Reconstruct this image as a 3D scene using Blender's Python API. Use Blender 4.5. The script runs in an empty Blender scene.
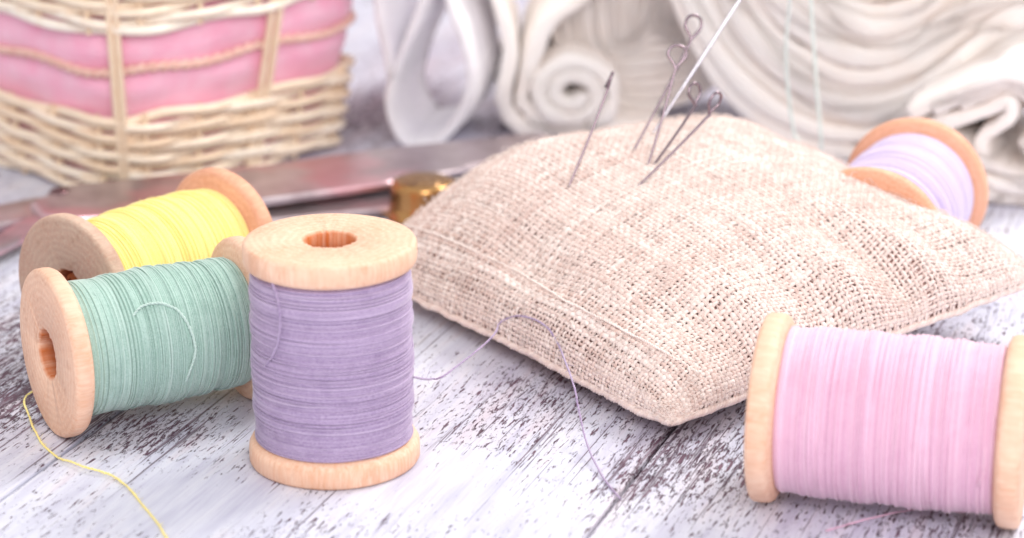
import bpy, math, random
import numpy as np
from mathutils import Vector, Matrix

random.seed(4); rng = np.random.default_rng(7)
sc = bpy.context.scene
C = sc.collection
sc.unit_settings.scale_length = 0.01          # 1 unit = 1 cm
rad = math.radians

# ------------------------------------------------------------------ camera
FPX, PITCH, CH = 2560.0, rad(19), 19.26
cd = bpy.data.cameras.new('camera'); cam = bpy.data.objects.new('camera', cd); C.objects.link(cam)
cam.location = (0, 0, CH); cam.rotation_euler = (rad(90) - PITCH, 0, 0)
cd.sensor_width = 36; cd.lens = 90; cd.clip_start = 1; cd.clip_end = 2000
cd.dof.use_dof = True; cd.dof.focus_distance = 50.0; cd.dof.aperture_fstop = 0.138
sc.camera = cam

def ray(px, py):
    x = (px - 512) / FPX; y = -(py - 269) / FPX
    return np.array([x, math.cos(PITCH) + y*math.sin(PITCH), -math.sin(PITCH) + y*math.cos(PITCH)])
def at(px, py, z=0.0):
    d = ray(px, py); return np.array([0, 0, CH]) + d*(z - CH)/d[2]
def onplane(px, py, p0, n):
    d = ray(px, py); o = np.array([0, 0, CH]); return o + d*np.dot(p0 - o, n)/np.dot(d, n)
def atY(px, py, Y): return onplane(px, py, np.array([0, Y, 0.]), np.array([0, 1., 0]))
def proj(P):
    P = np.asarray(P) - np.array([0, 0, CH])
    f = np.array([0, math.cos(PITCH), -math.sin(PITCH)]); u = np.array([0, math.sin(PITCH), math.cos(PITCH)])
    t = P @ f
    return 512 + FPX*P[..., 0]/t, 269 - FPX*(P @ u)/t, t

# ------------------------------------------------------------------ mesh helpers
def mesh(name, V, Q, mat, parent=None, smooth=True, tone=None, world=False):
    me = bpy.data.meshes.new(name)
    V = np.asarray(V, dtype=np.float64).reshape(-1, 3)
    if isinstance(Q, np.ndarray):
        me.vertices.add(len(V)); me.vertices.foreach_set('co', V.ravel())
        n, k = Q.shape
        me.loops.add(n*k); me.loops.foreach_set('vertex_index', Q.astype(np.int32).ravel())
        me.polygons.add(n); me.polygons.foreach_set('loop_start', np.arange(0, n*k, k, dtype=np.int32))
        me.update(calc_edges=True)
    else:
        me.from_pydata([tuple(v) for v in V], [], Q)
    me.validate()
    me.polygons.foreach_set('use_smooth', np.full(len(me.polygons), smooth)); 
    if tone is not None and len(tone) == len(me.vertices):
        a = me.attributes.new('tone', 'FLOAT', 'POINT'); a.data.foreach_set('value', np.asarray(tone, dtype=np.float32))
    me.materials.append(mat); me.update()
    o = bpy.data.objects.new(name, me); C.objects.link(o)
    if parent:
        o.parent = parent
        if world: o.matrix_parent_inverse = MW[parent.name].inverted()
    return o
MW = {}
def tag(o, label, cat, group=None):
    o['label'] = label; o['category'] = cat
    if group: o['group'] = group
    return o
def empty(name, M, label, cat, group=None):
    o = bpy.data.objects.new(name, None); C.objects.link(o); o.empty_display_size = .5
    o.matrix_world = M; MW[o.name] = M.copy()
    return tag(o, label, cat, group)

def tubes(P, N, rw, rn, sides=5, closed=False):
    """P (t,s,3) paths, N (t,s,3) surface normals, widths -> verts, quads"""
    P = np.asarray(P, float); N = np.asarray(N, float)
    if P.ndim == 2: P = P[None]; N = N[None]
    T = np.gradient(P, axis=1)
    if closed: T[:, 0] = P[:, 1] - P[:, -1]; T[:, -1] = P[:, 0] - P[:, -2]
    T /= np.linalg.norm(T, axis=2, keepdims=True) + 1e-12
    B = np.cross(T, N); B /= np.linalg.norm(B, axis=2, keepdims=True) + 1e-12
    N2 = np.cross(B, T)
    rw = np.broadcast_to(np.asarray(rw, float), P.shape[:2]) if np.ndim(rw) != 1 else np.broadcast_to(np.asarray(rw)[:, None], P.shape[:2])
    rn = np.broadcast_to(np.asarray(rn, float), P.shape[:2]) if np.ndim(rn) != 1 else np.broadcast_to(np.asarray(rn)[:, None], P.shape[:2])
    a = np.arange(sides)*2*np.pi/sides + .3
    V = P[:, :, None] + B[:, :, None]*(np.cos(a)[None, None, :, None]*rw[:, :, None, None]) + N2[:, :, None]*(np.sin(a)[None, None, :, None]*rn[:, :, None, None])
    t, s = P.shape[:2]
    i, j, k = np.meshgrid(np.arange(t), np.arange(s if closed else s-1), np.arange(sides), indexing='ij')
    j2 = (j+1) % s; k2 = (k+1) % sides
    idx = lambda i, j, k: (i*s + j)*sides + k
    Q = np.stack([idx(i, j, k), idx(i, j, k2), idx(i, j2, k2), idx(i, j2, k)], -1).reshape(-1, 4)
    return V.reshape(-1, 3), Q
def merge(parts):
    Vs, Qs, n = [], [], 0
    for V, Q in parts: Vs.append(V); Qs.append(Q + n); n += len(V)
    return np.concatenate(Vs), np.concatenate(Qs)
def catmull(pts, n=12, closed=False):
    p = np.asarray(pts, float)
    if closed: p = np.concatenate([p[-1:], p, p[:2]])
    else: p = np.concatenate([[2*p[0]-p[1]], p, [2*p[-1]-p[-2]]])
    out = []
    for i in range(1, len(p)-2):
        t = np.linspace(0, 1, n, endpoint=False)[:, None]
        a, b, c, d = p[i-1], p[i], p[i+1], p[i+2]
        out.append(.5*((2*b) + (-a+c)*t + (2*a-5*b+4*c-d)*t**2 + (-a+3*b-3*c+d)*t**3))
    if not closed: out.append(p[-2][None])
    return np.concatenate(out)
def frameN(P):
    P = np.asarray(P); T = np.gradient(P, axis=0); T /= np.linalg.norm(T, axis=1, keepdims=True) + 1e-12
    n = np.array([0, -.3, 1.]); n = n - T[0]*np.dot(n, T[0]); out = []
    if np.linalg.norm(n) < .2: n = np.array([1., 0, 0])
    for t in T:
        n = n - t*np.dot(n, t); n /= np.linalg.norm(n); out.append(n.copy())
    return np.array(out)
def tube(P, r, sides=8):
    P = np.asarray(P); return tubes(P, frameN(P), r if np.ndim(r) != 1 else np.asarray(r)[None], r if np.ndim(r) != 1 else np.asarray(r)[None], sides)
def lathe(prof, seg=96, closed=True):
    prof = np.asarray(prof, float); n = len(prof)
    a = np.arange(seg)*2*np.pi/seg
    V = np.stack([prof[:, 0][:, None]*np.cos(a), prof[:, 0][:, None]*np.sin(a), np.broadcast_to(prof[:, 1][:, None], (n, seg))], -1)
    i, j = np.meshgrid(np.arange(n if closed else n-1), np.arange(seg), indexing='ij')
    i2 = (i+1) % n; j2 = (j+1) % seg
    return V.reshape(-1, 3), np.stack([i*seg+j, i*seg+j2, i2*seg+j2, i2*seg+j], -1).reshape(-1, 4)
def smooth1(x, k):
    x = np.convolve(np.pad(x, k, mode='wrap'), np.ones(2*k+1)/(2*k+1), 'same')[k:-k]; return x/(x.std() + 1e-9)

# ------------------------------------------------------------------ materials
class NT:
    def __init__(s, name):
        s.m = bpy.data.materials.new(name); s.m.use_nodes = True; s.t = s.m.node_tree; s.n = s.t.nodes; s.l = s.t.links
        s.b = s.n['Principled BSDF']
    def add(s, ty, **kw):
        n = s.n.new(ty)
        for k, v in kw.items():
            if k.startswith('_'): setattr(n, k[1:], v)
        return n
    def link(s, a, b): s.l.new(a, b)
    def coord(s, scale=(1, 1, 1), rot=(0, 0, 0), which='Object'):
        c = s.n.new('ShaderNodeTexCoord'); m = s.n.new('ShaderNodeMapping')
        m.inputs['Scale'].default_value = scale; m.inputs['Rotation'].default_value = rot
        s.link(c.outputs[which], m.inputs['Vector']); return m.outputs[0]
    def noise(s, vec, scale, detail=4, rough=.55, dist=0):
        n = s.n.new('ShaderNodeTexNoise'); n.inputs['Scale'].default_value = scale; n.inputs['Detail'].default_value = detail
        n.inputs['Roughness'].default_value = rough; n.inputs['Distortion'].default_value = dist
        if vec is not None: s.link(vec, n.inputs['Vector'])
        return n.outputs['Fac']
    def ramp(s, fac, stops):
        r = s.n.new('ShaderNodeValToRGB'); e = r.color_ramp.elements
        while len(e) < len(stops): e.new(.5)
        for el, (p, c) in zip(e, stops):
            el.position = p; el.color = (c, c, c, 1) if np.ndim(c) == 0 else (*c, 1)
        s.link(fac, r.inputs[0]); return r.outputs[0]
    def mix(s, f, a, b, mode='MIX'):
        m = s.n.new('ShaderNodeMix'); m.data_type = 'RGBA'; m.blend_type = mode
        for i, v in ((0, f), (6, a), (7, b)):
            if isinstance(v, (int, float)): m.inputs[i].default_value = v if i == 0 else (v, v, v, 1)
            elif isinstance(v, tuple): m.inputs[i].default_value = (*v, 1)
            else: s.link(v, m.inputs[i])
        return m.outputs[2]
    def math(s, op, a, b=0.0, c=0.0, clamp=False):
        m = s.n.new('ShaderNodeMath'); m.operation = op; m.use_clamp = clamp
        for i, v in enumerate((a, b, c)):
            if isinstance(v, (int, float)): m.inputs[i].default_value = v
            else: s.link(v, m.inputs[i])
        return m.outputs[0]
    def bump(s, h, strength=.3, dist=.02):
        b = s.n.new('ShaderNodeBump'); b.inputs['Strength'].default_value = strength; b.inputs['Distance'].default_value = dist
        s.link(h, b.inputs['Height']); s.link(b.outputs[0], s.b.inputs['Normal'])
    def col(s, c):
        if isinstance(c, tuple): s.b.inputs['Base Color'].default_value = (*c, 1)
        else: s.link(c, s.b.inputs['Base Color'])
    def tone(s):
        a = s.n.new('ShaderNodeAttribute'); a.attribute_name = 'tone'; return a.outputs['Fac']
def srgb(r, g, b):
    f = lambda c: (c/255/12.92) if c/255 < .04045 else ((c/255+.055)/1.055)**2.4
    return (f(r), f(g), f(b))
def sc_(c, k): return tuple(min(1, x*k) for x in c)

def wood_mat(name, light, dark, rough_end=False):
    t = NT(name)
    g = t.noise(t.coord((9, 9, 1.1)), 1.6, 5, .6, .3)
    fine = t.noise(t.coord((60, 60, 3.5)), 1.2, 3, .6)
    blot = t.noise(t.coord((1, 1, 1)), .9, 3, .5)
    c = t.mix(t.ramp(g, [(.35, 0.), (.68, 1.)]), light, dark)
    c = t.mix(t.ramp(fine, [(.42, 0.), (.75, .45)]), c, sc_(dark, .72))
    c = t.mix(t.ramp(blot, [(.4, 0.), (.7, .5)]), c, sc_(light, 1.12))
    geo = t.n.new('ShaderNodeTexCoord')
    # raw wood inside the bored hole is darker and more orange
    sep = t.n.new('ShaderNodeSeparateXYZ'); t.link(geo.outputs['Object'], sep.inputs[0])
    r2 = t.math('SQRT', t.math('ADD', t.math('POWER', sep.outputs[0], 2), t.math('POWER', sep.outputs[1], 2)))
    wob = t.math('MULTIPLY', t.noise(t.coord((1, 1, 1)), 5, 2), .05)
    ringn = t.math('SINE', t.math('MULTIPLY', t.math('ADD', r2, t.math('MULTIPLY', t.noise(t.coord((1, 1, 1)), 1.4, 2), .35)), 42.0))
    c = t.mix(t.math('MULTIPLY', t.math('ADD', t.math('MULTIPLY', ringn, .5), .5), .26), c, sc_(dark, .8))
    grime = t.noise(t.coord((1, 1, .6)), 2.3, 6, .7); c = t.mix(t.ramp(grime, [(.56, 0.), (.74, .5)]), c, srgb(196, 134, 96))
    hole = t.ramp(t.math('ADD', r2, wob), [(.47, 1.), (.56, 0.)])
    c = t.mix(hole, c, srgb(206, 116, 62))
    t.col(c); t.b.inputs['Roughness'].default_value = .62
    t.b.inputs['Specular IOR Level'].default_value = .3
    t.bump(t.mix(.5, fine, t.noise(t.coord((1, 1, 1)), 26 if not rough_end else 4.5, 6, .7)), .45 if not rough_end else 1.0, .025 if not rough_end else .12)
    return t.m
def thread_mat(name, base, dark, light, streak=1.0, sheen=.5, spec=.3):
    t = NT(name); tn = t.tone()
    c = t.ramp(tn, [(.05, dark), (.5, base), (.95, light)])
    n = t.noise(t.coord((1, 1, 1)), 26, 4, .7)
    c = t.mix(t.ramp(n, [(.35, .0), (.72, .75*streak)]), c, light)
    n2 = t.noise(t.coord((1, 1, 1)), 3, 3, .5)
    c = t.mix(t.ramp(n2, [(.5, .0), (.8, .3*streak)]), c, dark)
    t.col(c); t.b.inputs['Roughness'].default_value = .6; t.b.inputs['Sheen Weight'].default_value = sheen
    t.b.inputs['Sheen Roughness'].default_value = .4
    t.b.inputs['Specular IOR Level'].default_value = spec
    t.bump(n, .4, .01)
    return t.m

WOOD = wood_mat('turned_birch', srgb(247, 212, 188), srgb(236, 182, 148))
WOOD_OR = wood_mat('turned_birch_warm', srgb(240, 186, 156), srgb(226, 160, 128))
WOOD_ROUGH = wood_mat('rough_birch', srgb(254, 220, 198), srgb(244, 192, 166), True)
PURPLE = thread_mat('purple_thread', srgb(162, 140, 178), srgb(126, 102, 146), srgb(204, 188, 214))
PINK = thread_mat('pink_thread', srgb(228, 180, 206), srgb(204, 146, 180), srgb(246, 212, 228), .7, .7, .45)
GREEN = thread_mat('green_thread', srgb(158, 192, 180), srgb(122, 160, 146), srgb(196, 220, 212))
YELLOW = thread_mat('yellow_thread', srgb(250, 232, 136), srgb(240, 212, 96), srgb(255, 244, 180), .6)
LAV = thread_mat('lavender_thread', srgb(212, 198, 228), srgb(186, 168, 210), srgb(226, 214, 238), .6)
MINT = thread_mat('mint_thread', srgb(216, 232, 224), srgb(190, 214, 204), srgb(236, 244, 240))

# ------------------------------------------------------------------ spools
def flange_profile(R, tf, rh, rb, sgn):
    # z measured inwards from the outer face
    p = [(rh, tf+.08), (rh, .05), (rh+.05, .0), (R-.10, -.0), (R-.035, .025), (R-.004, .08), (R, tf*.5), (R-.01, tf-.13), (R-.05, tf-.06), (R-.14, tf-.015), (rb+.2, tf+.03), (rb, tf+.08)]
    return p
def spool(name, M, R, H, RB, label, matw, mats, tf=.42, rh=.47, pitch=.036, tr=.0205, bulge=.06, seed=0, mat_end=None, wood_chip=False):
    r = np.random.default_rng(seed)
    root = empty(name, M, label, 'thread spool')
    for end in (0, 1):
        prof = np.array(flange_profile(R, tf, rh, RB-.35, 1))
        V, Q = lathe(prof, 112)
        ang = np.arctan2(V[:, 1], V[:, 0]); rr = np.hypot(V[:, 0], V[:, 1])
        # hand-turned: slightly out of round, with a ragged bore
        k = 1 + .006*np.sin(2*ang + seed) + .003*np.sin(5*ang + 2*seed + end)
        hole = rr < rh + .08
        jit = smooth1(r.normal(size=112), 1)
        k = np.where(hole, k + .05*np.interp(np.mod(ang, 2*np.pi), np.arange(112)*2*np.pi/112, jit)*(.6 + .4*np.sin(V[:, 2]*9)), k)
        V[:, 0] *= k; V[:, 1] *= k
        if end == 1: V[:, 2] = H - V[:, 2]; Q = Q[:, ::-1]
        mw = matw if (end == 1 or mat_end is None) else mat_end
        mesh('flange', V, Q, mw, root)
    prof = [(RB-.36, tf-.02), (RB-.36, H-tf+.02), (rh-.0, H-tf+.02), (rh, tf-.02)]
    V, Q = lathe(prof, 48); mesh('core', V, Q, matw, root)
    # wound thread: dense under-winding plus wandering top strands, real helical strands
    z0, z1 = tf + .035, H - tf - .035
    turns = int((z1-z0)/pitch); n = turns*72
    t = np.linspace(0, 1, n); ang = t*turns*2*np.pi
    zc = z0 + (z1-z0)*t
    lf = np.interp(t, np.linspace(0, 1, 16), r.normal(size=16))*.016
    shape = bulge*(1 - (2*t-1)**2) 
    rr0 = RB - .03 + shape + lf
    rr = rr0 + np.repeat(r.normal(size=turns)*.0035, 72)
    def pth(rr, ang, z): return np.stack([rr*np.cos(ang), rr*np.sin(ang), z], -1)
    def nrm(ang): return np.stack([np.cos(ang), np.sin(ang), 0*ang], -1)
    parts = []; tones = []
    V, Q = tubes(pth(rr, ang, zc), nrm(ang), tr, tr, 6)
    tt = np.repeat(np.clip(.5 + .11*r.normal(size=turns), 0, 1), 72)
    parts.append((V, Q)); tones.append(np.repeat(tt, 6))
    for k in range(46):
        nt = r.uniform(.6, 2.6); m = int(nt*72); u = np.linspace(0, 1, m)
        a0 = r.uniform(0, 2*np.pi); zz = r.uniform(z0+.05, z1-.05)
        slope = r.normal()*pitch*1.6 + r.choice([-1, 1])*pitch*.7
        z = np.clip(zz + slope*nt*u + .02*np.sin(u*nt*5+a0), z0, z1)
        tn = (z - z0)/(z1-z0)
        base = np.interp(tn, t[::72], rr0[::72])
        a = a0 + u*nt*2*np.pi
        rr_ = base + tr*1.25*np.sin(np.pi*np.clip(u*12, 0, .5))*np.sin(np.pi*np.clip((1-u)*12, 0, .5))
        V, Q = tubes(pth(rr_, a, z), nrm(a), tr*.9, tr*.9, 6)
        parts.append((V, Q)); tones.append(np.full(len(V), np.clip(.52 + .13*r.normal(), 0, 1)))
    V, Q = merge(parts)
    w = mesh('wound_thread', V, Q, mats, root, tone=np.concatenate(tones))
    # solid bed beneath so no gaps look through
    zz = np.linspace(z0-.05, z1+.05, 30); tb = np.clip((zz-z0)/(z1-z0), 0, 1)
    pr = [(RB-.30, zz[0])] + [(np.interp(b, t[::72], rr0[::72]) - tr*.4, z) for b, z in zip(tb, zz)] + [(RB-.30, zz[-1])]
    V, Q = lathe(pr, 64); mesh('under_winding', V, Q, mats, w, tone=np.full(len(V), .35))
    # fuzz
    nf = 420; a = r.uniform(0, 2*np.pi, nf); tz = r.uniform(0, 1, nf); b = np.interp(tz, t[::72], rr0[::72])+tr
    da = r.normal(size=nf)*.12; dz = r.normal(size=nf)*.03; hh = np.abs(r.normal(size=nf))*.03+.008
    s = np.linspace(0, 1, 6)[None]
    aa = a[:, None] + da[:, None]*s; R_ = b[:, None] + hh[:, None]*4*s*(1-s)*.9
    Z_ = z0 + (z1-z0)*tz[:, None] + dz[:, None]*s
    P = np.stack([R_*np.cos(aa), R_*np.sin(aa), Z_], -1); N = np.stack([np.cos(aa), np.sin(aa), 0*aa], -1)
    V, Q = tubes(P, N, .0028, .0028, 3); mesh('fuzz', V, Q, mats, w, tone=np.full(len(V), .8))['kind'] = 'stuff'
    return root
def lying(px, py, R, yaw, roll=0):
    """axis horizontal; local +z points along heading yaw (radians from +x); outer face of end 0 stands at the given ground point"""
    g = at(px, py, 0) if not isinstance(px, tuple) else np.array([*px, 0])
    d = Vector((math.cos(yaw), math.sin(yaw), 0)); up = Vector((0, 0, 1)); x = up.cross(d)
    M = Matrix(((x.x, up.x, d.x, g[0]), (x.y, up.y, d.y, g[1]), (x.z, up.z, d.z, R), (0, 0, 0, 1)))
    # local x -> x, local y -> up, local z -> d
    return M @ Matrix.Rotation(roll, 4, 'Z')

g = at(335, 457)
purple = spool('purple_spool', Matrix.Translation((g[0], g[1], 0)) @ Matrix.Rotation(1.2, 4, 'Z'), 1.63, 4.38, 1.5, 'upright wooden spool wound with purple thread, standing in front of the other spools', WOOD, PURPLE, seed=1, bulge=.02, tf=.5)
g = at(70, 434)
green = spool('green_spool', lying(52, 434, 1.66, rad(29), .5), 1.66, 4.35, 1.3, 'wooden spool of pale green thread lying on its side left of the purple spool', WOOD, GREEN, seed=2, bulge=.03)
yellow = spool('yellow_spool', lying(72, 366, 1.62, rad(50), 2), 1.62, 4.6, 1.24, 'wooden spool of yellow thread lying behind the green spool', WOOD_OR, YELLOW, seed=3, bulge=.12, mat_end=WOOD_ROUGH)
pink = spool('pink_spool', lying(757, 494, 1.74, rad(-15), .9), 1.74, 4.8, 1.52, 'wooden spool of pink thread lying in front of the burlap cushion', WOOD, PINK, seed=4, bulge=.03, tf=.46)
lav = spool('lavender_spool', lying((9.4, 56.8), 0, 1.70, rad(-112), .3), 1.70, 4.6, 1.42, 'wooden spool of pale lavender thread lying half hidden behind the right corner of the cushion', WOOD_OR, LAV, seed=5)

# loose thread ends
def lay(pts, n=14): return catmull(np.array(pts), n)
def strand(name, P, r, mat, parent, wob=.004, tone=.45):
    P = np.array(P); k = np.stack([smooth1(rng.normal(size=len(P)), 2) for _ in range(3)], -1)*wob
    k[:3] *= .2
    P = P + k; L_ = np.concatenate([[0], np.cumsum(np.linalg.norm(np.diff(P, axis=0), axis=1))]); m = int(L_[-1]/.022) + 4
    tt = np.linspace(0, L_[-1], m); P = np.stack([np.interp(tt, L_, P[:, q]) for q in range(3)], -1)
    Nf = frameN(P); T_ = np.gradient(P, axis=0); T_ /= np.linalg.norm(T_, axis=1, keepdims=True) + 1e-9; Bf = np.cross(T_, Nf); pr = []; tn = []
    for q in (0, 1):
        ph = tt/.075*np.pi*.5*2 + q*np.pi; rr = r*.62*(1 + .14*smooth1(rng.normal(size=m), 3))
        V, Q = tubes(P + (Nf*np.cos(ph)[:, None] + Bf*np.sin(ph)[:, None])*r*.5, Nf, rr[None], rr[None], 6); pr.append((V, Q)); tn.append(np.full(len(V), tone+.15*q))
    for q in range(m//6):
        i_ = rng.integers(0, m-1); d_ = rng.normal(size=3)*.05 + T_[i_]*.05; c_ = np.linspace(0, 1, 5)[:, None]
        h_ = P[i_] + d_*c_ + rng.normal(size=3)*.02*c_**2; h_[:, 2] = np.maximum(h_[:, 2], .008)
        V, Q = tube(h_, .003, 3); pr.append((V, Q)); tn.append(np.full(len(V), .8))
    V, Q = merge(pr); tn = np.concatenate(tn)
    return mesh(name, V, Q, mat, parent, world=True, tone=tn)
def on_spool(root, pts, R):
    """pts = (angle, z, lift) in spool coordinates -> world"""
    M = MW[root.name]; out = []
    for a, z, l in pts: out.append(tuple(M @ Vector(((R+l)*math.cos(a), (R+l)*math.sin(a), z))))
    return np.array(out)
def front_on(px, py, root, R, lift):
    """nearest point on the spool's cylinder under the given view ray"""
    M = MW[root.name]; Mi = M.inverted(); o = Mi @ Vector((0, 0, CH)); d = (Mi.to_3x3() @ Vector(ray(px, py)))
    a = d.x**2+d.y**2; b = 2*(o.x*d.x+o.y*d.y); c = o.x**2+o.y**2-(R+lift)**2
    D = b*b-4*a*c; t = (-b-math.sqrt(max(D, 0)))/(2*a)
    return np.array(M @ (o + d*t))

# purple end: loop on the left of the spool, tail over the table
pl = [front_on(x, y, purple, 1.53, l) for x, y, l in ((262, 262, .0), (271, 278, .03), (279, 305, .05), (279, 335, .05), (272, 356, .03), (264, 366, .0))]
strand('loose_thread', lay(pl), .022, PURPLE, purple)
pl = [front_on(413, 377, purple, 1.52, .0), at(430, 379, .9), at(447, 374, .9), at(478, 346, 1.5), at(503, 322, 2.0), at(525, 316, 2.3), at(550, 330, 2.3), at(567, 362, 1.8), at(577, 405, .9), at(588, 447, .35), at(602, 476, .06), at(621, 500, .03)]
PURPLE_TAIL = pl
pl = [front_on(133, 316, green, 1.33, .0), front_on(141, 307, green, 1.33, .04), front_on(158, 303, green, 1.33, .07), front_on(176, 309, green, 1.33, .08), front_on(189, 326, green, 1.33, .08), front_on(195, 350, green, 1.33, .07), front_on(188, 375, green, 1.33, .05), front_on(176, 400, green, 1.33, .02)]
strand('loose_thread', lay(pl), .026, GREEN, green, tone=.9)
yl = [at(27, 396, .1), at(30, 418, .05), at(39, 438, .04), at(56, 456, .03), at(84, 466, .1), at(112, 475, .06), at(130, 490, .03), at(150, 513, .03), at(168, 540, .03), at(174, 560, .03)]
yl = [at(62, 378, .3)] + yl
strand('loose_thread', lay(yl), .022, YELLOW, yellow, .006)
pk = [front_on(985, 470, pink, 1.53, .0), front_on(978, 485, pink, 1.53, .03), at(972, 503, .5), at(962, 512, .12), at(930, 508, .03), at(890, 514, .03), at(850, 524, .03), at(826, 531, .03)]
strand('loose_thread', lay(pk), .018, PINK, pink)

# ------------------------------------------------------------------ cushion
cL = at(350, 272, .45); cF = at(668, 430, .40); cR = at(1056, 277, 1.35); cB = at(722, 119, 3.1)
NW = 112
_v = np.concatenate([[0], np.geomspace(1e-6, .5, 400)]); _h = 2.1*(4*_v*(1-_v))**.41
_a = np.concatenate([[0], np.cumsum(np.hypot(np.diff(_v*10), np.diff(_h)))]); _a = .5*_a/_a[-1]
def even(p):
    # even spacing of the weave over the domed profile
    p = np.asarray(p, float); q = np.where(p < .5, p, 1-p); r_ = np.interp(q, _a, _v); return np.where(p < .5, r_, 1-r_)
def S(u, v, side=1, lift=0.0):
    """u: left corner -> front corner ; v: left corner -> back corner"""
    u = np.asarray(u, float); v = np.asarray(v, float)
    u = .12*u + .88*even(u); v = .12*v + .88*even(v)
    # edges bow inwards, corners stay pointed
    bow = .022
    uu = u + bow*(1-2*u)*(4*v*(1-v)); vv = v + bow*(1-2*v)*(4*u*(1-u))
    P = ((1-uu)*(1-vv))[..., None]*cL + (uu*(1-vv))[..., None]*cF + (uu*vv)[..., None]*cR + ((1-uu)*vv)[..., None]*cB
    cw = (np.abs(2*u-1)*np.abs(2*v-1))**7*.055*np.where((v > .5) & (u < .5), 0, 1)
    P = P + ((cL+cF+cR+cB)/4 - P)*cw[..., None]*np.array([1, 1, 0])
    eu = np.clip(4*u*(1-u), 0, 1); ev = np.clip(4*v*(1-v), 0, 1)
    f = (eu**.40)*(ev**np.where(v > .5, .66, .45))
    if side < 0: f = (eu*ev)**.85
    puff = f*(2.1 + 1.0*np.exp(-((u-.10)/.26)**2)*np.exp(-((v-.28)/.25)**2) if side > 0 else -1.75)
    # wrinkles pulling out from the seams
    if side > 0:
        w = .08*np.sin(26*u + 3*np.sin(5*v))*np.exp(-((v-.93)/.14)**2)
        w = w + .11*np.sin(31*v + 2*np.sin(4*u))*np.exp(-((u-.95)/.16)**2)*np.clip(ev*3, 0, 1)
        w = w - .27*np.exp(-((v-.60 - .25*(u-.85))/.05)**2)*np.exp(-((u-.88)/.14)**2)
        w = w - .08*np.exp(-((v-.74 - .2*(u-.85))/.04)**2)*np.exp(-((u-.86)/.12)**2)
        w = w - .26*np.exp(-((v-.10+.1*(u-.45))/.05)**2)*np.exp(-((u-.50)/.13)**2)
        w = w + .05*np.sin(9*u+4*v)*np.sin(7*v-2*u) + .03*np.sin(19*u-6*v)*np.sin(17*v+5*u)
        puff = puff + w*np.clip(f*2.2, 0, 1)
    P = P + 0
    P[..., 2] = P[..., 2] + puff
    # the stuffing pushes the front faces outwards
    if True:
        pass
    if side < 0: P[..., 2] = np.maximum(P[..., 2], .04)
    else: P[..., 2] = np.maximum(P[..., 2], .10)
    return P
def SN(u, v, side=1):
    e = 1e-3
    u1 = np.clip(u+e, 0, 1); u0 = np.clip(u-e, 0, 1); v1 = np.clip(v+e, 0, 1); v0 = np.clip(v-e, 0, 1)
    du = S(u1, v, side)-S(u0, v, side); dv = S(u, v1, side)-S(u, v0, side)
    n = np.cross(du, dv); n /= np.linalg.norm(n, axis=-1, keepdims=True)+1e-12
    return n*side
t = NT('burlap'); tn = t.tone()
c = t.ramp(tn, [(.0, srgb(216, 190, 180)), (.4, srgb(236, 217, 209)), (1., srgb(252, 242, 236))])
nf = t.noise(t.coord((1, 1, 1)), 28, 4, .7); c = t.mix(t.ramp(nf, [(.35, 0.), (.8, .4)]), c, srgb(204, 170, 160))
nb = t.noise(t.coord((1, 1, 1)), .45, 3, .5); c = t.mix(t.ramp(nb, [(.45, 0.), (.75, .3)]), c, srgb(230, 202, 192))
t.col(c); t.b.inputs['Roughness'].default_value = .85; t.b.inputs['Sheen Weight'].default_value = .4; t.b.inputs['Specular IOR Level'].default_value = .15
t.bump(nf, .5, .02); BURLAP = t.m
t = NT('stuffing_cloth'); nb = t.noise(t.coord((1, 1, 1)), 2.0, 4, .6)
t.col(t.ramp(nb, [(.3, srgb(172, 130, 122)), (.7, srgb(206, 166, 156))])); t.b.inputs['Roughness'].default_value = 1; STUFF = t.m

cen = S(np.array(.5), np.array(.5)); cushion = empty('pincushion', Matrix.Translation((float(cen[0]), float(cen[1]), 0)), 'square burlap pincushion stuck with pins, puffed and lying in the middle of the table', 'pincushion')
def weave(side, seed, nw=NW, spc=4, sides=5):
    r = np.random.default_rng(seed); parts = []; tones = []
    for d in (0, 1):
        ns = nw*spc + 1
        base = (np.arange(nw)+.5)/nw
        off = np.clip(r.normal(size=nw)*.10, -.25, .25)/nw
        p = np.linspace(0, 1, ns)[None].repeat(nw, 0)
        drift = np.stack([np.interp(p[0], np.linspace(0, 1, 12), r.normal(size=12)) for _ in range(nw)])*.10/nw
        q = (base + off)[:, None] + drift
        q = np.clip(q, .004, .996)
        u, v = (p, q) if d == 0 else (q, p)
        P = S(u, v, side); N = SN(np.clip(u, .01, .99), np.clip(v, .01, .99), side)
        ph = (np.arange(nw) % 2)[:, None]*np.pi + d*np.pi
        amp = .021
        h = amp*np.cos(np.pi*(p*nw - .5) + ph)
        P = P + N*h[..., None]
        wth = np.clip(r.normal(.0455, .005, nw), .034, .058)
        if d == 0 and side > 0:  wth[10] = .068; wth[11] = .054   # a pale slub along the front edge
        loc = np.stack([np.interp(p[0], np.linspace(0, 1, 60), r.normal(size=60)) for _ in range(nw)])
        rw = wth[:, None]*(1 + .16*loc); 
        # fabric opens out where it is stretched over the front edge, and in a few dents
        op = 1 - .24*np.exp(-((v-.055)/.05)**2)*np.clip(1.6-u, .4, 1) - .10*np.exp(-((u-.93)/.06)**2) - .16*np.exp(-((v-.62)/.06)**2)*np.exp(-((u-.85)/.2)**2) + .14*np.exp(-((v-.45)**2+(u-.35)**2)/.09)
        rw = rw*op; rn = rw*.55
        V, Q = tubes(P, N, rw, rn, sides)
        tt = np.clip(.55 + .2*r.normal(size=nw)[:, None] + .12*loc, 0, 1)
        if d == 0 and side > 0: tt[10] = 1; tt[11] = .9
        parts.append((V, Q)); tones.append(np.repeat(tt.reshape(-1), sides))
    V, Q = merge(parts); return V, Q, np.concatenate(tones)
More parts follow.
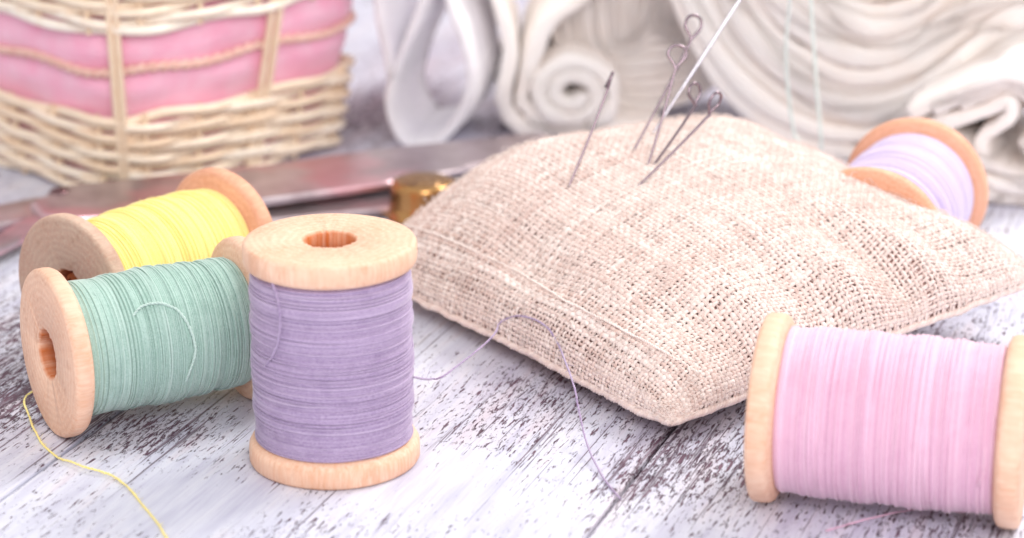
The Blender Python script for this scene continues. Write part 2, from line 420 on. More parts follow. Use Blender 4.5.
V, Q, T = weave(1, 11); cov = mesh('burlap_cover', V, Q, BURLAP, cushion, world=True, tone=T)
V, Q, T = weave(-1, 12, spc=3, sides=4); mesh('burlap_underside', V, Q, BURLAP, cushion, world=True, tone=T)
def sheet(side, inset, n=90):
    u, v = np.meshgrid(np.linspace(0, 1, n), np.linspace(0, 1, n), indexing='ij')
    P = S(u, v, side) - SN(np.clip(u, .02, .98), np.clip(v, .02, .98), side)*inset
    i, j = np.meshgrid(np.arange(n-1), np.arange(n-1), indexing='ij'); a = i*n+j
    return P.reshape(-1, 3), np.stack([a, a+n, a+n+1, a+1], -1).reshape(-1, 4)
mesh('stuffing', *merge([sheet(1, .07), sheet(-1, .03)]), STUFF, cushion, world=True)
# seam: rolled, stitched edge
e = np.linspace(0, 1, 260); z = 0*e
loop = np.concatenate([S(e, z), S(z+1, e)[1:], S(1-e, z+1)[1:], S(z, 1-e)[1:-1]])
loop = loop + np.stack([smooth1(rng.normal(size=len(loop)), 3) for _ in range(3)], -1)*.012
N = np.zeros_like(loop); N[:, 2] = 1
parts = []; tt = []
a = np.arange(len(loop))*.9
for k in range(4):
    ph = a + k*np.pi/2
    T_ = np.roll(loop, -1, 0)-np.roll(loop, 1, 0); T_ /= np.linalg.norm(T_, axis=1, keepdims=True)
    Bn = np.cross(T_, N); Bn /= np.linalg.norm(Bn, axis=1, keepdims=True)
    P = loop + .045*(np.cos(ph)[:, None]*Bn + np.sin(ph)[:, None]*N)
    V, Q = tubes(P, N, .042, .042, 5, closed=True); parts.append((V, Q)); tt.append(np.full(len(V), .35+.12*k))
V, Q = merge(parts); mesh('seam', V, Q, BURLAP, cushion, world=True, tone=np.concatenate(tt))
# loose fibres of the cloth
nf = 6000; r = np.random.default_rng(5)
u = r.uniform(.0, 1, nf); v = r.uniform(.0, 1, nf); s = np.linspace(0, 1, 7)[None]
du = r.normal(size=nf)*.018; dv = r.normal(size=nf)*.018; hh = np.abs(r.normal(size=nf))*.05+.02
uu = np.clip(u[:, None]+du[:, None]*s + .004*np.sin(s*6+u[:, None]*50), .002, .998); vv = np.clip(v[:, None]+dv[:, None]*s, .002, .998)
P = S(uu, vv); N = SN(np.clip(uu, .01, .99), np.clip(vv, .01, .99)); P = P + N*(.04 + hh[:, None]*(4*s*(1-s)*.7 + .5*s))[..., None]
V, Q = tubes(P, N, .0045, .0045, 3); mesh('fibre', V, Q, BURLAP, cov, world=False, tone=np.full(len(V), .9))['kind'] = 'stuff'

gu, gv = np.meshgrid(np.linspace(.01, .99, 240), np.linspace(.01, .99, 240), indexing='ij'); GP = S(gu, gv); GN = SN(gu, gv); gx, gy, gt = proj(GP)
def on_cushion(px, py, lift=0.0):
    d2 = (gx-px)**2+(gy-py)**2
    near = d2 < max(d2.min()*1.5, 9)
    k = np.where(near, gt, 1e9).argmin(); return GP.reshape(-1, 3)[k] + GN.reshape(-1, 3)[k]*lift
# the purple tail drapes over the cushion's front face
P = [PURPLE_TAIL[0], at(430, 379, .75), at(447, 374, .8)]
P += [on_cushion(478, 346, .07)*.5 + at(478, 346, 1.2)*.5, on_cushion(503, 324, .09), on_cushion(522, 318, .10), on_cushion(546, 327, .09), on_cushion(560, 347, .09), at(573, 382, 1.0)]
P += [at(580, 415, .55), at(588, 446, .2), at(603, 477, .05), at(621, 499, .03)]
strand('loose_thread', lay(P), .02, PURPLE, purple, .003)

P = [on_cushion(x, y, .07) for x, y in ((402, 220), (430, 231), (470, 247), (520, 272), (565, 299), (610, 322), (655, 347), (700, 374))]
strand('slub_thread', lay(P), .026, BURLAP, cushion, .006, tone=.95)
# ------------------------------------------------------------------ pins and needle
t = NT('pin_steel'); t.col(srgb(146, 130, 138)); t.b.inputs['Metallic'].default_value = .95; t.b.inputs['Roughness'].default_value = .2
t.bump(t.noise(t.coord(), 20, 3), .2, .005); STEEL = t.m
t = NT('needle_steel'); t.col(srgb(206, 203, 212)); t.b.inputs['Metallic'].default_value = 1; t.b.inputs['Roughness'].default_value = .22
t.bump(t.noise(t.coord((1, 1, 1)), 14, 2), .1, .004); NEEDLE = t.m
def pin(base_px, head_px, dy, loop_w, loop_h, rot, label, r=.034, mat=None, turn=0.0):
    b = on_cushion(*base_px); h = atY(*head_px, b[1] + dy)
    ax = Vector(h-b).normalized(); L = (h-b)
    M = Matrix.Translation(Vector(b))
    root = empty('looped_pin', M, label, 'pin', 'looped pins stuck in the cushion')
    s = np.linspace(-.06, 1, 24)[:, None]; P = b + L*s
    P = P + np.array([.02, 0, 0])*np.sin(s*3)
    V, Q = tube(P, np.linspace(r*.75, r, 24), 10); mesh('shaft', V, Q, mat or STEEL, root, world=True)
    # bent wire eye
    tip = P[-1]; d = np.array(ax); side = np.cross(d, np.array([0, 1., 0])); side /= np.linalg.norm(side)
    side = side*math.cos(turn) + np.cross(d, side)*math.sin(turn)
    d2 = d*math.cos(rot) + side*math.sin(rot); s2 = side*math.cos(rot) - d*math.sin(rot)
    outl = [(0, -.12), (.16, .12), (.44, .48), (.34, .84), (.02, .98), (-.34, .86), (-.42, .52), (-.20, .20), (-.05, .02)]
    P = catmull([tip + s2*x*loop_w + d2*y*loop_h + np.cross(s2, d2)*.03*i/4 for i, (x, y) in enumerate(outl)], 8)
    V, Q = tube(P, r, 10); mesh('eye_loop', V, Q, mat or STEEL, root, world=True)
pin((566, 186), (608, 88), 1.0, .14, .36, .1, 'leftmost looped pin, standing alone with its loop seen edge on', turn=1.35)
pin((634, 150), (692, 38), 1.2, .42, .52, .35, 'longest looped pin, its loop highest of all beside the big needle', mat=STEEL)
pin((648, 163), (676, 66), .8, .46, .46, .15, 'steep looped pin crossing in front of the longest pin')
pin((652, 164), (696, 104), .9, .38, .46, .8, 'short looped pin leaning right, upper one of the crossing pair', turn=.3)
pin((636, 185), (710, 114), .9, .36, .50, .5, 'looped pin leaning furthest right, lower one of the crossing pair', turn=.5)
b = on_cushion(652, 133); h = atY(790, -78, b[1] + 1.6); b2 = b - (h-b)*.03
nd = empty('sewing_needle', Matrix.Translation(Vector(b)), 'thick silver sewing needle leaning right, its upper end out of the picture', 'needle')
s = np.linspace(0, 1, 60)[:, None]; V, Q = tube(b2 + (h-b2)*s, np.interp(s[:, 0], [0, .12, .5, 1], [.018, .032, .04, .04]), 14)
mesh('shaft', V, Q, NEEDLE, nd, world=True)
d = (h-b)/np.linalg.norm(h-b); sd = np.cross(d, [0, 1, 0]); sd /= np.linalg.norm(sd)
P = catmull([h, h+d*.15+sd*.05, h+d*.5+sd*.06, h+d*.75, h+d*.5-sd*.06, h+d*.15-sd*.05, h], 8); V, Q = tube(P, .028, 8); mesh('eye', V, Q, NEEDLE, nd, world=True)
# pale thread through the needle's eye, both strands fall behind the cushion
e0 = h + d*.45
P = lay([at(800, 215, .0) + np.array([0, 3.0, .05]), atY(800, 147, 60.8), atY(793, 128, 60.6), atY(786, 60, 60.0), atY(790, 0, 59), e0, atY(808, -60, 59), atY(812, 20, 60.0), atY(817, 90, 60.4), atY(821, 152, 60.8), at(824, 215, 0) + np.array([0, 3.0, .05])])
V, Q = tube(P, .045, 6); tag(mesh('mint_thread', V, Q, MINT, tone=np.full(len(V), .6)), 'pale mint thread hanging in two strands behind the back edge of the cushion', 'thread')

# ------------------------------------------------------------------ table
AZ = rad(20.1)                                  # boards run 20 degrees right of the view
t = NT('whitewashed_boards')
co = t.n.new('ShaderNodeTexCoord'); mp = t.n.new('ShaderNodeMapping'); mp.inputs['Rotation'].default_value = (0, 0, AZ)
t.link(co.outputs['Object'], mp.inputs['Vector'])
def stretched(sx, sy):
    m = t.n.new('ShaderNodeMapping'); m.inputs['Scale'].default_value = (sx, sy, 1); t.link(mp.outputs[0], m.inputs['Vector']); return m.outputs[0]
sp1 = t.noise(stretched(1, .30), 13, 8, .76, .1)           # chips
sp2 = t.noise(stretched(1, .12), 13, 5, .62, .2)            # long flecks along the grain
sp3 = t.noise(stretched(1, .012), 9, 4, .6)                  # fine cracks
big = t.noise(stretched(1, .45), .16, 3, .5)
def spot(x, y, rx, ry, rot=0.0):
    m = t.n.new('ShaderNodeMapping'); m.vector_type = 'TEXTURE'
    m.inputs['Location'].default_value = (x, y, 0); m.inputs['Scale'].default_value = (rx, ry, 1); m.inputs['Rotation'].default_value = (0, 0, rot)
    t.link(co.outputs['Object'], m.inputs['Vector']); L_ = t.n.new('ShaderNodeVectorMath'); L_.operation = 'LENGTH'; t.link(m.outputs[0], L_.inputs[0])
    return t.math('SUBTRACT', 1.0, t.math('POWER', L_.outputs['Value'], 1.5), clamp=True)
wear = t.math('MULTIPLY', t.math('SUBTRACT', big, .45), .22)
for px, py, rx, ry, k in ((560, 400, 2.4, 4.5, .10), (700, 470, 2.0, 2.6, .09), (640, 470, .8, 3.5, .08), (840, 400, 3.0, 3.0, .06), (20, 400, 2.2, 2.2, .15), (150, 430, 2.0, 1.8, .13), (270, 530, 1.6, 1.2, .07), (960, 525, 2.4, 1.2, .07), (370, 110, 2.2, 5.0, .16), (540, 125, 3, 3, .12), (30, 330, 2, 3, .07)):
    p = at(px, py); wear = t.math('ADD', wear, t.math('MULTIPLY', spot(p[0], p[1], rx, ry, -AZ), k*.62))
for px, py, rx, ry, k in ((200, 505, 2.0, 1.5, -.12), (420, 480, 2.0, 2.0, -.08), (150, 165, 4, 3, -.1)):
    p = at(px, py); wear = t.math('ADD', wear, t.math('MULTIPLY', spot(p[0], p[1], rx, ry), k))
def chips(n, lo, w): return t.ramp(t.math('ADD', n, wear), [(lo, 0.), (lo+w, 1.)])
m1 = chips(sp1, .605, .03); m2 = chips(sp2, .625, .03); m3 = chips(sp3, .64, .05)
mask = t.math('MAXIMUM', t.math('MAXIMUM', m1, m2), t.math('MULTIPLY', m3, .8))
tint = t.noise(stretched(1, .12), 2.2, 5, .6)
paint = t.ramp(tint, [(.25, srgb(190, 190, 210)), (.5, srgb(214, 216, 230)), (.75, srgb(234, 236, 243))])
streak = t.noise(stretched(1, .04), 16, 4, .6); paint = t.mix(t.ramp(streak, [(.5, 0.), (.75, .6)]), paint, srgb(182, 178, 204))
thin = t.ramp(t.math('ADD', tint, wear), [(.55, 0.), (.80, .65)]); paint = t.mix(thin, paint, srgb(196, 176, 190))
dk = t.noise(stretched(1, .3), 3.5, 3, .5); bare = t.ramp(dk, [(.3, srgb(70, 48, 66)), (.7, srgb(124, 96, 112))])
stain_shade = 0.0
for px, py, rx, ry, k in ((380, 110, 2.6, 7, .8), (430, 60, 3.0, 6, .6), (540, 125, 3, 4, .6), (520, 385, 2.6, 4.0, .35), (660, 440, 1.6, 3, .3), (600, 30, 14, 20, .35), (150, 420, 2.2, 1.6, .3)):  # worn lilac stains at the back; shadow tint painted in under the cushion
    p = at(px, py); stain_shade = t.math('MAXIMUM', stain_shade, t.math('MULTIPLY', spot(p[0], p[1], rx, ry, -AZ), k))
stain_shade = t.math('MULTIPLY', stain_shade, t.ramp(t.noise(stretched(1, .15), 3, 5, .6), [(.3, .35), (.6, 1.)]))
paint = t.mix(stain_shade, paint, srgb(172, 146, 164))
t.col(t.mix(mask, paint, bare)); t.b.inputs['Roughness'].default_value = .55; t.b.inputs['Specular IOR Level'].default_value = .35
hgt = t.math('SUBTRACT', t.math('MULTIPLY', streak, .25), mask); t.bump(hgt, .8, .04)
BOARD = t.m
# gaps between the boards, measured across the grain
ax = np.array([math.sin(AZ), math.cos(AZ)]); cx = np.array([math.cos(AZ), -math.sin(AZ)])
g1 = float(at(60, 455)[:2] @ cx); g2 = float(at(636, 474)[:2] @ cx); wdt = g2-g1
V = []; Fq = []
for k in range(-6, 9):
    a = g1 + k*wdt + .04; b = g1 + (k+1)*wdt - .04; dz = 0 if k in (0, 1) else rng.uniform(-.02, .0)
    prof = [(a, -.9), (a, -.05), (a+.015, -.015), (a+.05, 0), (b-.05, 0), (b-.015, -.015), (b, -.05), (b, -.9)]
    i0 = len(V)
    for yy in (-20, 170):
        for q, z in prof: p = cx*q + ax*yy; V.append((p[0], p[1], z+dz))
    n = len(prof)
    for j in range(n-1): Fq.append((i0+j, i0+n+j, i0+n+j+1, i0+j+1))
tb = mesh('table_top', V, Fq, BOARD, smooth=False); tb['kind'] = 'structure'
t = NT('gap_dark'); nn = t.noise(t.coord(), 2, 3); t.col(t.ramp(nn, [(.3, srgb(60, 42, 58)), (.7, srgb(84, 62, 78))])); t.b.inputs['Roughness'].default_value = .9
V = [(-90, -30, -.35), (120, -30, -.35), (120, 190, -.35), (-90, 190, -.35)]
o = mesh('ground', V, [(0, 1, 2, 3)], t.m, smooth=False); o['kind'] = 'structure'

# ------------------------------------------------------------------ basket
bA = at(122, 210)[:2]; bB = at(372, 141)[:2]; dB = bB-bA; side_len = np.linalg.norm(dB); dB /= side_len; dC = np.array([-dB[1], dB[0]])
bc = bA + dB*side_len/2 + dC*side_len/2; half = side_len/2
def plan(s, z, off=0.0):
    """s: arc coordinate along rounded square, 0 at the near corner, growing along the right-hand side"""
    hs = half*(.955 + .032*z) ; rc = 1.0
    s = np.asarray(s, float); per = 8.0; q = np.mod(s, per)            # 8 unit edges: each side is 2 units (-1..1)
    pts = []
    k = np.floor(q/2).astype(int); w = q - 2*k                          # w 0..2 along side k
    X = np.zeros(s.shape + (2,))
    dirs = [(dB, dC), (dC, -dB), (-dB, -dC), (-dC, dB)]
    a = w - 1
    # superellipse-like rounding of the corners
    ang = np.arctan2(a, 1.0)                                            # -45..45 deg about the side's middle
    rho = 1/np.power(np.abs(np.cos(ang))**5.5 + np.abs(np.sin(ang))**5.5, 1/5.5)
    for i, (t_, n_) in enumerate(dirs):
        m = k == i
        # side i runs along t_ with outward normal -n_
        P = (t_[None]*(np.sin(ang)*rho)[m][:, None] - n_[None]*(np.cos(ang)*rho)[m][:, None]) if m.any() else None
        if P is not None: X[m] = P
    hs = np.broadcast_to(hs, s.shape); o = np.broadcast_to(off, s.shape)
    return bc + X*(hs + o)[..., None]
def bp(s, z, off=0.0):
    s = np.asarray(s, float); z = np.broadcast_to(z, s.shape).astype(float)
    xy = plan(s, z, off); return np.concatenate([xy, z[..., None]], -1)
def bn(s, z):
    a = bp(s, z, 0); b = bp(s, z, .5); n = b-a; return n/np.linalg.norm(n, axis=-1, keepdims=True)
t = NT('wicker'); tn = t.tone(); c = t.ramp(tn, [(0, srgb(236, 204, 168)), (.5, srgb(250, 234, 212)), (1, srgb(255, 248, 236))])
nn = t.noise(t.coord(), 3, 4, .6); c = t.mix(t.ramp(nn, [(.45, 0.), (.8, .35)]), c, srgb(222, 176, 130))
t.col(c); t.b.inputs['Roughness'].default_value = .5; t.bump(t.noise(t.coord(), 16, 4), .4, .02); WICKER = t.m
t = NT('pink_cloth'); nn = t.noise(t.coord(), 1.3, 4, .6); c = t.ramp(nn, [(.3, srgb(255, 172, 204)), (.7, srgb(255, 200, 222))])
wv = t.noise(t.coord((1, 1, 4)), 9, 3, .6); t.col(t.mix(t.ramp(wv, [(.4, 0.), (.8, .4)]), c, srgb(255, 205, 220))); t.b.inputs['Roughness'].default_value = .85; t.b.inputs['Sheen Weight'].default_value = .5; t.bump(wv, .5, .04); PCLOTH = t.m
basket = empty('wicker_basket', Matrix.Translation((bc[0], bc[1], 0)), 'square pale wicker basket with a band of pink cloth and twine showing between its rows', 'basket')
def rods(z0, n, dz, seed):
    r = np.random.default_rng(seed); parts = []; tt = []
    ns = 8*5*8; s = np.linspace(0, 8, ns, endpoint=False)
    for i in range(n):
        z = z0 + i*dz + .03*np.interp(s, np.linspace(0, 8, 25), r.normal(size=25)) 
        ph = (i % 2)*np.pi
        off = .10*np.sin(s*np.pi*2.5 + ph)
        z = z + .04*np.cos(s*np.pi*2.5 + ph)
        P = bp(s, z, off); N = bn(s, z); rr = .122*(1 + .1*r.normal())
        V, Q = tubes(P, N, rr, rr*.85, 8, closed=True); parts.append((V, Q)); tt.append(np.full(len(V), np.clip(r.normal(.55, .2), 0, 1)))
    for k in range(20):
        z = np.linspace(z0-.12, z0+(n-1)*dz+.12, 8); V, Q = tube(bp(np.full(8, k*.4+.2), z, 0.0), .075, 6); parts.append((V, Q)); tt.append(np.full(len(V), .3))
    V, Q = merge(parts); return V, Q, np.concatenate(tt)
V, Q, T = rods(.16, 10, .218, 1); mesh('lower_weave', V, Q, WICKER, basket, world=True, tone=T)
V, Q, T = rods(4.5, 13, .218, 2); mesh('upper_weave', V, Q, WICKER, basket, world=True, tone=T)
# paired stakes where the cloth shows, single stakes within the weave
for k in (0, 1.1, 3, 4, 5, 6):
    parts = []
    for dlt in (-.030, .030):
        z = np.linspace(.05, 7.4, 24); s = k + dlt + .02*(z-3)*(k > 1); off = np.full(24, .04)
        V, Q = tube(bp(s, z, off), .09, 8); parts.append((V, Q))
    V, Q = merge(parts); mesh('stake', V, Q, WICKER, basket, world=True, tone=np.full(len(V), .3))
ns = 240; s = np.linspace(0, 8, ns, endpoint=False); zz = np.linspace(.05, 7.2, 40); Sg, Zg = np.meshgrid(s, zz, indexing='ij')
zb = np.interp(Zg, [2.2, 2.9, 3.35, 3.8, 4.4], [0, .16, .03, .18, 0]); off = -.26 + zb + .03*np.sin(Sg*9)*np.sin(Zg*5) 
P = bp(Sg, Zg, off); i, j = np.meshgrid(np.arange(ns), np.arange(39), indexing='ij'); i2 = (i+1) % ns
mesh('cloth_lining', P.reshape(-1, 3), np.stack([i*40+j, i2*40+j, i2*40+j+1, i*40+j+1], -1).reshape(-1, 4), PCLOTH, basket, world=True)
n = 60; base = bp(np.linspace(0, 8, n, endpoint=False), .12, -.25); mesh('base', base, [tuple(range(n))], WICKER, basket, world=True, tone=np.full(n, .4))
t = NT('twine'); tn = t.noise(t.coord(), 6, 4); t.col(t.ramp(tn, [(.3, srgb(226, 176, 164)), (.7, srgb(244, 212, 198))])); t.b.inputs['Roughness'].default_value = .9; TW = t.m
parts = []; s = np.linspace(0, 8, 900, endpoint=False)
for k in range(2):
    ph = s*26*np.pi/4*2 + k*np.pi; z = 3.38 + .07*np.sin(s*7.1) + .06*np.sin(ph); P = bp(s, z, -.10 + .05*np.cos(ph)); N = bn(s, z)
    parts.append(tubes(P, N, .075, .075, 6, closed=True))
mesh('twine', *merge(parts), TW, basket, world=True)

# ------------------------------------------------------------------ scissors
t = NT('scissor_steel'); nn = t.noise(t.coord((1, 1, 1)), .7, 4, .6); t.col(t.mix(t.ramp(t.noise(t.coord((.35, .35, 1)), 1, 2), [(.5, 0.), (.6, .6)]), t.ramp(nn, [(.3, srgb(158, 138, 142)), (.7, srgb(206, 194, 198))]), srgb(222, 158, 168))); t.b.inputs['Metallic'].default_value = .85; t.b.inputs['Roughness'].default_value = .33  # pink patches: the basket's reflection painted into the steel colour
t.bump(t.noise(t.coord((1, 1, 1)), 3, 3), .15, .03); SCI = t.m
t = NT('screw_steel'); t.col(srgb(120, 92, 96)); t.b.inputs['Metallic'].default_value = .9; t.b.inputs['Roughness'].default_value = .3; t.bump(t.noise(t.coord((1, 1, 1)), 8, 3), .3, .03); SCREW = t.m
piv = at(60, 205, .3); sci = empty('scissors', Matrix.Translation((piv[0], piv[1], 0)), 'slightly opened steel scissors lying across the table behind the spools', 'scissors')
def slab(name, pts, z, th, mat, parent, bev=.06):
    top = np.array([at(x, y, z+th) for x, y in pts]); c = top.mean(0); n = len(top)
    d = top-c; inn = c + d*(1 - bev*np.minimum(1, 2.0/np.linalg.norm(d, axis=1, keepdims=True)))
    lo = top.copy(); lo[:, 2] = z; mid = top.copy(); mid[:, 2] = z+th*.6
    V = np.concatenate([lo, mid, inn]); Fs = [tuple(range(n))[::-1], tuple(range(2*n, 3*n))]
    for k in range(2):
        for j in range(n): Fs.append((k*n+j, k*n+(j+1) % n, (k+1)*n+(j+1) % n, (k+1)*n+j))
    return mesh(name, V, Fs, mat, parent, smooth=False, world=True)
slab('blade', [(40, 214), (30, 202), (60, 186), (150, 176), (255, 165), (400, 146), (545, 132), (560, 139), (470, 165), (390, 181), (262, 199), (150, 211), (70, 218)], .45, .2, SCI, sci)
slab('blade', [(44, 200), (62, 193), (90, 198), (160, 207), (262, 201), (330, 197), (395, 189), (440, 190), (395, 206), (262, 221), (160, 222), (80, 220), (48, 214)], .08, .2, SCI, sci)
slab('handle', [(60, 214), (36, 216), (-10, 225), (-120, 240), (-122, 226), (-10, 206), (40, 196), (66, 199)], .08, .2, SCI, sci)
slab('handle', [(66, 216), (50, 222), (0, 246), (-110, 290), (-118, 278), (0, 233), (36, 212)], .32, .22, SCI, sci)
for cx_, cy_ in ((-165, 222), (-160, 296)):
    c0 = at(cx_, cy_, .35); a = np.linspace(0, 2*np.pi, 60, endpoint=False); P = c0 + np.stack([1.35*np.cos(a), 1.0*np.sin(a), 0*a], -1); N = np.zeros_like(P); N[:, 2] = 1
    V, Q = tubes(P, N, .2, .2, 8, closed=True); mesh('finger_ring', V, Q, SCI, sci, world=True)
V, Q = lathe([(0.001, .12), (.12, .11), (.22, .07), (.26, 0), (.26, -.4), (.001, -.4)], 32); V = V + np.array([piv[0], piv[1], .62]); mesh('pivot_screw', V, Q, SCREW, sci, world=True)

# ------------------------------------------------------------------ thimble
t = NT('brass'); nn = t.noise(t.coord(), 2.5, 4); t.col(t.ramp(nn, [(.3, srgb(120, 86, 52)), (.7, srgb(184, 144, 100))])); t.b.inputs['Metallic'].default_value = .95; t.b.inputs['Roughness'].default_value = .3
vo = t.n.new('ShaderNodeTexVoronoi'); vo.inputs['Scale'].default_value = 7; t.link(t.coord(), vo.inputs['Vector']); t.bump(vo.outputs['Distance'], .8, .08); BRASS = t.m
t = NT('brass_smooth'); t.col(srgb(186, 142, 92)); t.b.inputs['Metallic'].default_value = .95; t.b.inputs['Roughness'].default_value = .22; t.bump(t.noise(t.coord(), 2, 3), .1, .02); BRS = t.m
g = at(424, 216); th = empty('thimble', Matrix.Translation((g[0], g[1], 0)) @ Matrix.Diagonal((1, 1, .76, 1)), 'small gold coloured thimble standing behind the left corner of the cushion', 'thimble')
V, Q = lathe([(.001, 1.30), (.35, 1.29), (.6, 1.25), (.66, 1.22)], 48, False); mesh('dimpled_top', V, Q, BRASS, th)
V, Q = lathe([(.66, 1.22), (.74, 1.2), (.78, 1.12), (.80, .95), (.84, .5), (.88, .12), (.94, .1), (.95, .04), (.9, .0), (.82, .0), (.78, .5), (.72, 1.1), (.6, 1.18)], 64, False); mesh('wall', V, Q, BRS, th)

# ------------------------------------------------------------------ cloth: ribbon loop, rolled cloth, folded bolt
def cloth_mat(name, a, b):
    t = NT(name); nn = t.noise(t.coord((1, 1, 1)), .8, 4, .55); f = t.noise(t.coord((6, 1, 6)), 4, 3, .6)
    c = t.ramp(nn, [(.3, a), (.7, b)]); t.col(t.mix(t.ramp(f, [(.4, 0.), (.8, .25)]), c, sc_(a, .85))); t.b.inputs['Roughness'].default_value = .8; t.b.inputs['Sheen Weight'].default_value = .4
    t.b.inputs['Subsurface Weight'].default_value = .6; t.b.inputs['Subsurface Radius'].default_value = (.8, .8, .8); t.b.inputs['Subsurface Scale'].default_value = 1.0; t.bump(f, .3, .03); return t.m
WHITE = cloth_mat('white_ribbon_cloth', srgb(238, 234, 244), srgb(248, 246, 252)); CREAM = cloth_mat('cream_cloth', srgb(255, 241, 232), srgb(255, 249, 244))
def extrude(name, polys, p0, nrm, depth, th, mat, label, cat, cap_amp=.05, seed=0, slices=7, dirn=None):
    """a folded sheet standing on edge: each polyline (drawn on the plane p0/nrm) pushed back along the plane's normal"""
    r = np.random.default_rng(seed); parts = []
    p0 = np.array(p0, float); nrm = np.array(nrm, float); nrm /= np.linalg.norm(nrm); dr = np.array(dirn, float)/np.linalg.norm(dirn) if dirn is not None else nrm
    for pl in polys:
        q = catmull(pl, 14); P = np.array([onplane(x, y, p0, nrm) for x, y in q]); n = len(P)
        P[:, 2] = np.maximum(P[:, 2], th*.5 + .01)
        T_ = np.gradient(P, axis=0); T_ /= np.linalg.norm(T_, axis=1, keepdims=True)+1e-9; Nn = np.cross(T_, nrm); Nn /= np.linalg.norm(Nn, axis=1, keepdims=True)+1e-9
        tw = th*.5*(1 + .12*smooth1(r.normal(size=n), 6))[:, None]
        edge = cap_amp*np.interp(np.arange(n), np.linspace(0, n, 9), r.normal(size=9))[:, None]*dr
        rings = []
        D = np.concatenate([[0, .03, .10], np.linspace(.3, 1, slices)*depth])
        for k, d_ in enumerate(D):
            w = (0.35, .8, 1.0)[k] if k < 3 else 1.0
            jj = .04*np.interp(np.arange(n), np.linspace(0, n, 15), r.normal(size=15))[:, None]*min(1, d_)
            c_ = P + edge + dr*d_ + Nn*jj; c_[:, 2] = np.maximum(c_[:, 2], th*.5+.01)
            rings.append((c_ + Nn*tw*w, c_ - Nn*tw*w))
        V = np.concatenate([a for a, _ in rings] + [b for _, b in rings]); m = len(rings); i, j = np.meshgrid(np.arange(m-1), np.arange(n-1), indexing='ij')
        a = i*n+j; Q1 = np.stack([a, a+1, a+n+1, a+n], -1).reshape(-1, 4); Q2 = Q1[:, ::-1] + m*n
        j = np.arange(n-1); Q3 = np.stack([j, j+m*n, j+1+m*n, j+1], -1); jb = j + (m-1)*n; Q4 = np.stack([jb+1, jb+1+m*n, jb+m*n, jb], -1)
        i = np.arange(m-1)*n; Q5 = np.stack([i, i+n, i+n+m*n, i+m*n], -1); i2 = i+n-1; Q6 = np.stack([i2+m*n, i2+n+m*n, i2+n, i2], -1)
        parts.append((V, np.concatenate([Q1, Q2, Q3, Q4, Q5, Q6])))
    V, Q = merge(parts); return tag(mesh(name, V, Q, mat), label, cat)
def offset(pts, d):
    q = np.array(pts, float); T_ = np.gradient(q, axis=0); T_ /= np.linalg.norm(T_, axis=1, keepdims=True); return q + np.stack([T_[:, 1], -T_[:, 0]], -1)*d
Yr = float(at(420, 150)[1])
extrude('ribbon', [[(446, -150), (436, -70), (424, 0), (400, 60), (389, 105), (400, 137), (418, 146), (440, 140), (462, 112), (470, 80), (462, 40), (448, 0), (440, -70), (444, -150)],
    [(352, -140), (362, -60), (376, 0), (384, 40), (390, 80)]], (0, Yr, 0), (0, 1, 0), 3.4, .26, WHITE, 'white cloth ribbon standing on edge in an open teardrop loop', 'ribbon', dirn=(.22, 1, 0), seed=1)
Yc = float(at(530, 139)[1])
def spiral(cx, cy, r0, r1, turns, a0, sx=1.0, sy=1.0, n=16, sq=0.0):
    out = []
    m = int(turns*n)
    for k in range(m+1):
        a = a0 + k/n*2*np.pi; r = r0 + (r1-r0)*k/m; out.append((cx + sx*r*math.cos(a), cy + sy*r*math.sin(a)))
    return out
sp = spiral(572, 95, 9, 50, 2.7, 0, 1.05, .86)
sp = sp[:-3] + [(545, 30), (580, 0), (620, -45), (650, -120)]
polys = [sp, [(470, -110), (490, -20), (510, 50), (503, 100), (520, 128), (560, 139), (615, 142), (660, 140)]]
extrude('rolled_cloth', polys, (0, Yc, 0), (0, 1, 0), 4.5, .42, CREAM, 'cream cloth rolled into a small scroll behind the pins', 'rolled cloth', seed=2)
polys = []
for k in range(12):
    w = 100 - k*8.3; polys.append([(652-w, -110), (650-w*.95, -20), (650-w*.9, 42-k*1), (650-w*.5, 92-k*7), (652, 106-k*11), (652+w*.55, 88-k*8), (652+w*.85, 30), (652+w*.9, -110)])
extrude('folded_cloth', polys, (0, Yc+1.6, 0), (0, 1, 0), 4.5, .30, CREAM, 'cream cloth hanging in nested U shaped folds behind the looped pins', 'folded cloth', seed=3)
# big bolt on the right
pA = at(800, 152); pB = at(1024, 236); dv = pB-pA; nrm = np.array([-dv[1], dv[0], 0]); nrm /= np.linalg.norm(nrm)
nrm = nrm if nrm[1] > 0 else -nrm
pm = at(860, 163); nb = np.array([.25, 1, 0]); nb /= np.linalg.norm(nb)
base = [(640, -130), (672, -20), (696, 38), (734, 92), (784, 132), (838, 152), (894, 146), (944, 116), (990, 84), (1040, 66), (1120, 60)]
rb = random.Random(3); ks = [k*.66 + rb.uniform(-.12, .12) for k in range(24)]; polys = [[(930+(x-930)*(1-k*.05), -230+(y+230)*(1-k*.05+.012*math.sin(x*.011+k*1.7))) for x, y in base] for k in ks]
extrude('cloth_bolt', polys, pm, nb, 6, .46, CREAM, 'thick bolt of white cloth folded in many layers, sagging across the right background', 'cloth bolt', seed=4, cap_amp=.16)
pm = at(980, 205); nb2 = np.array([.35, 1, 0])
polys = [[(905, 134), (950, 122), (985, 112), (1006, 104), (1010, 116), (998, 128), (980, 142), (985, 165), (1010, 180), (1060, 186)]]
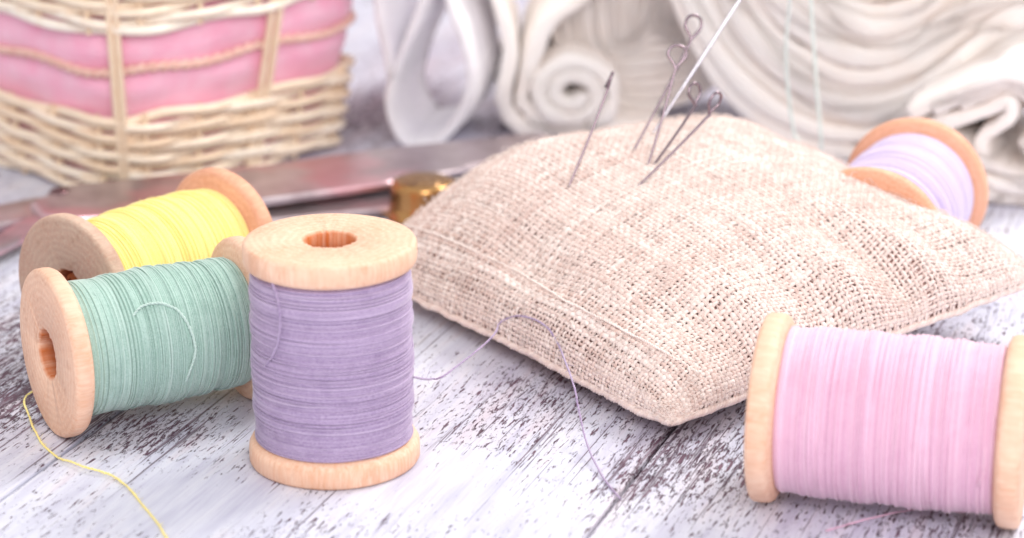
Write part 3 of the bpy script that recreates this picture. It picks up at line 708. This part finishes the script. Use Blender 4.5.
for k in range(5): polys.append([(925-k*3, 128+k*8), (945-k*2, 140+k*13), (975, 160+k*14), (1015, 176+k*13.5), (1080, 186+k*13)])
for k in range(3): polys.append([(960-k*26, 104-k*-6+0), (992-k*6, 92-k*5), (1018, 92-k*8), (1040+k*6, 112), (1038+k*8, 138), (1020+k*4, 150+k*4)])
extrude('coiled_cloth', polys, pm, nb2, 5, .34, CREAM, 'end of a coiled cream cloth at the right edge behind the lavender spool', 'coiled cloth', seed=6, cap_amp=.1)

# ------------------------------------------------------------------ light
w = bpy.data.worlds.new('World'); sc.world = w; w.use_nodes = True; n = w.node_tree.nodes; l = w.node_tree.links
bg = n['Background']; tc = n.new('ShaderNodeTexCoord'); gr = n.new('ShaderNodeSeparateXYZ'); rp = n.new('ShaderNodeValToRGB')
l.new(tc.outputs['Generated'], gr.inputs[0]); l.new(gr.outputs['Z'], rp.inputs[0]); l.new(rp.outputs[0], bg.inputs['Color'])
rp.color_ramp.elements[0].position = 0; rp.color_ramp.elements[0].color = (.90, .82, .82, 1); rp.color_ramp.elements[1].position = .8; rp.color_ramp.elements[1].color = (.99, .97, .97, 1)
bg.inputs['Strength'].default_value = .93
def area(name, loc, target, sx, sy, e, col):
    d = bpy.data.lights.new(name, 'AREA'); d.shape = 'RECTANGLE'; d.size = sx; d.size_y = sy; d.energy = e; d.color = col
    o = bpy.data.objects.new(name, d); C.objects.link(o); o.location = loc; o.rotation_euler = (Vector(target)-Vector(loc)).to_track_quat('-Z', 'Y').to_euler()
area('window_light', (45, 85, 62), (0, 52, 0), 34, 28, 53000, (1.0, .975, .94))
area('fill_light', (14, -20, 48), (0, 60, 0), 40, 35, 37000, (1.0, .97, .96))

sc.view_settings.view_transform = 'Standard'; sc.view_settings.look = 'None'; sc.view_settings.exposure = 0
sc.render.engine = 'CYCLES'; sc.cycles.use_denoising = True
sc.cycles.max_bounces = 6; sc.cycles.diffuse_bounces = 4; sc.cycles.glossy_bounces = 3; sc.cycles.caustics_reflective = False
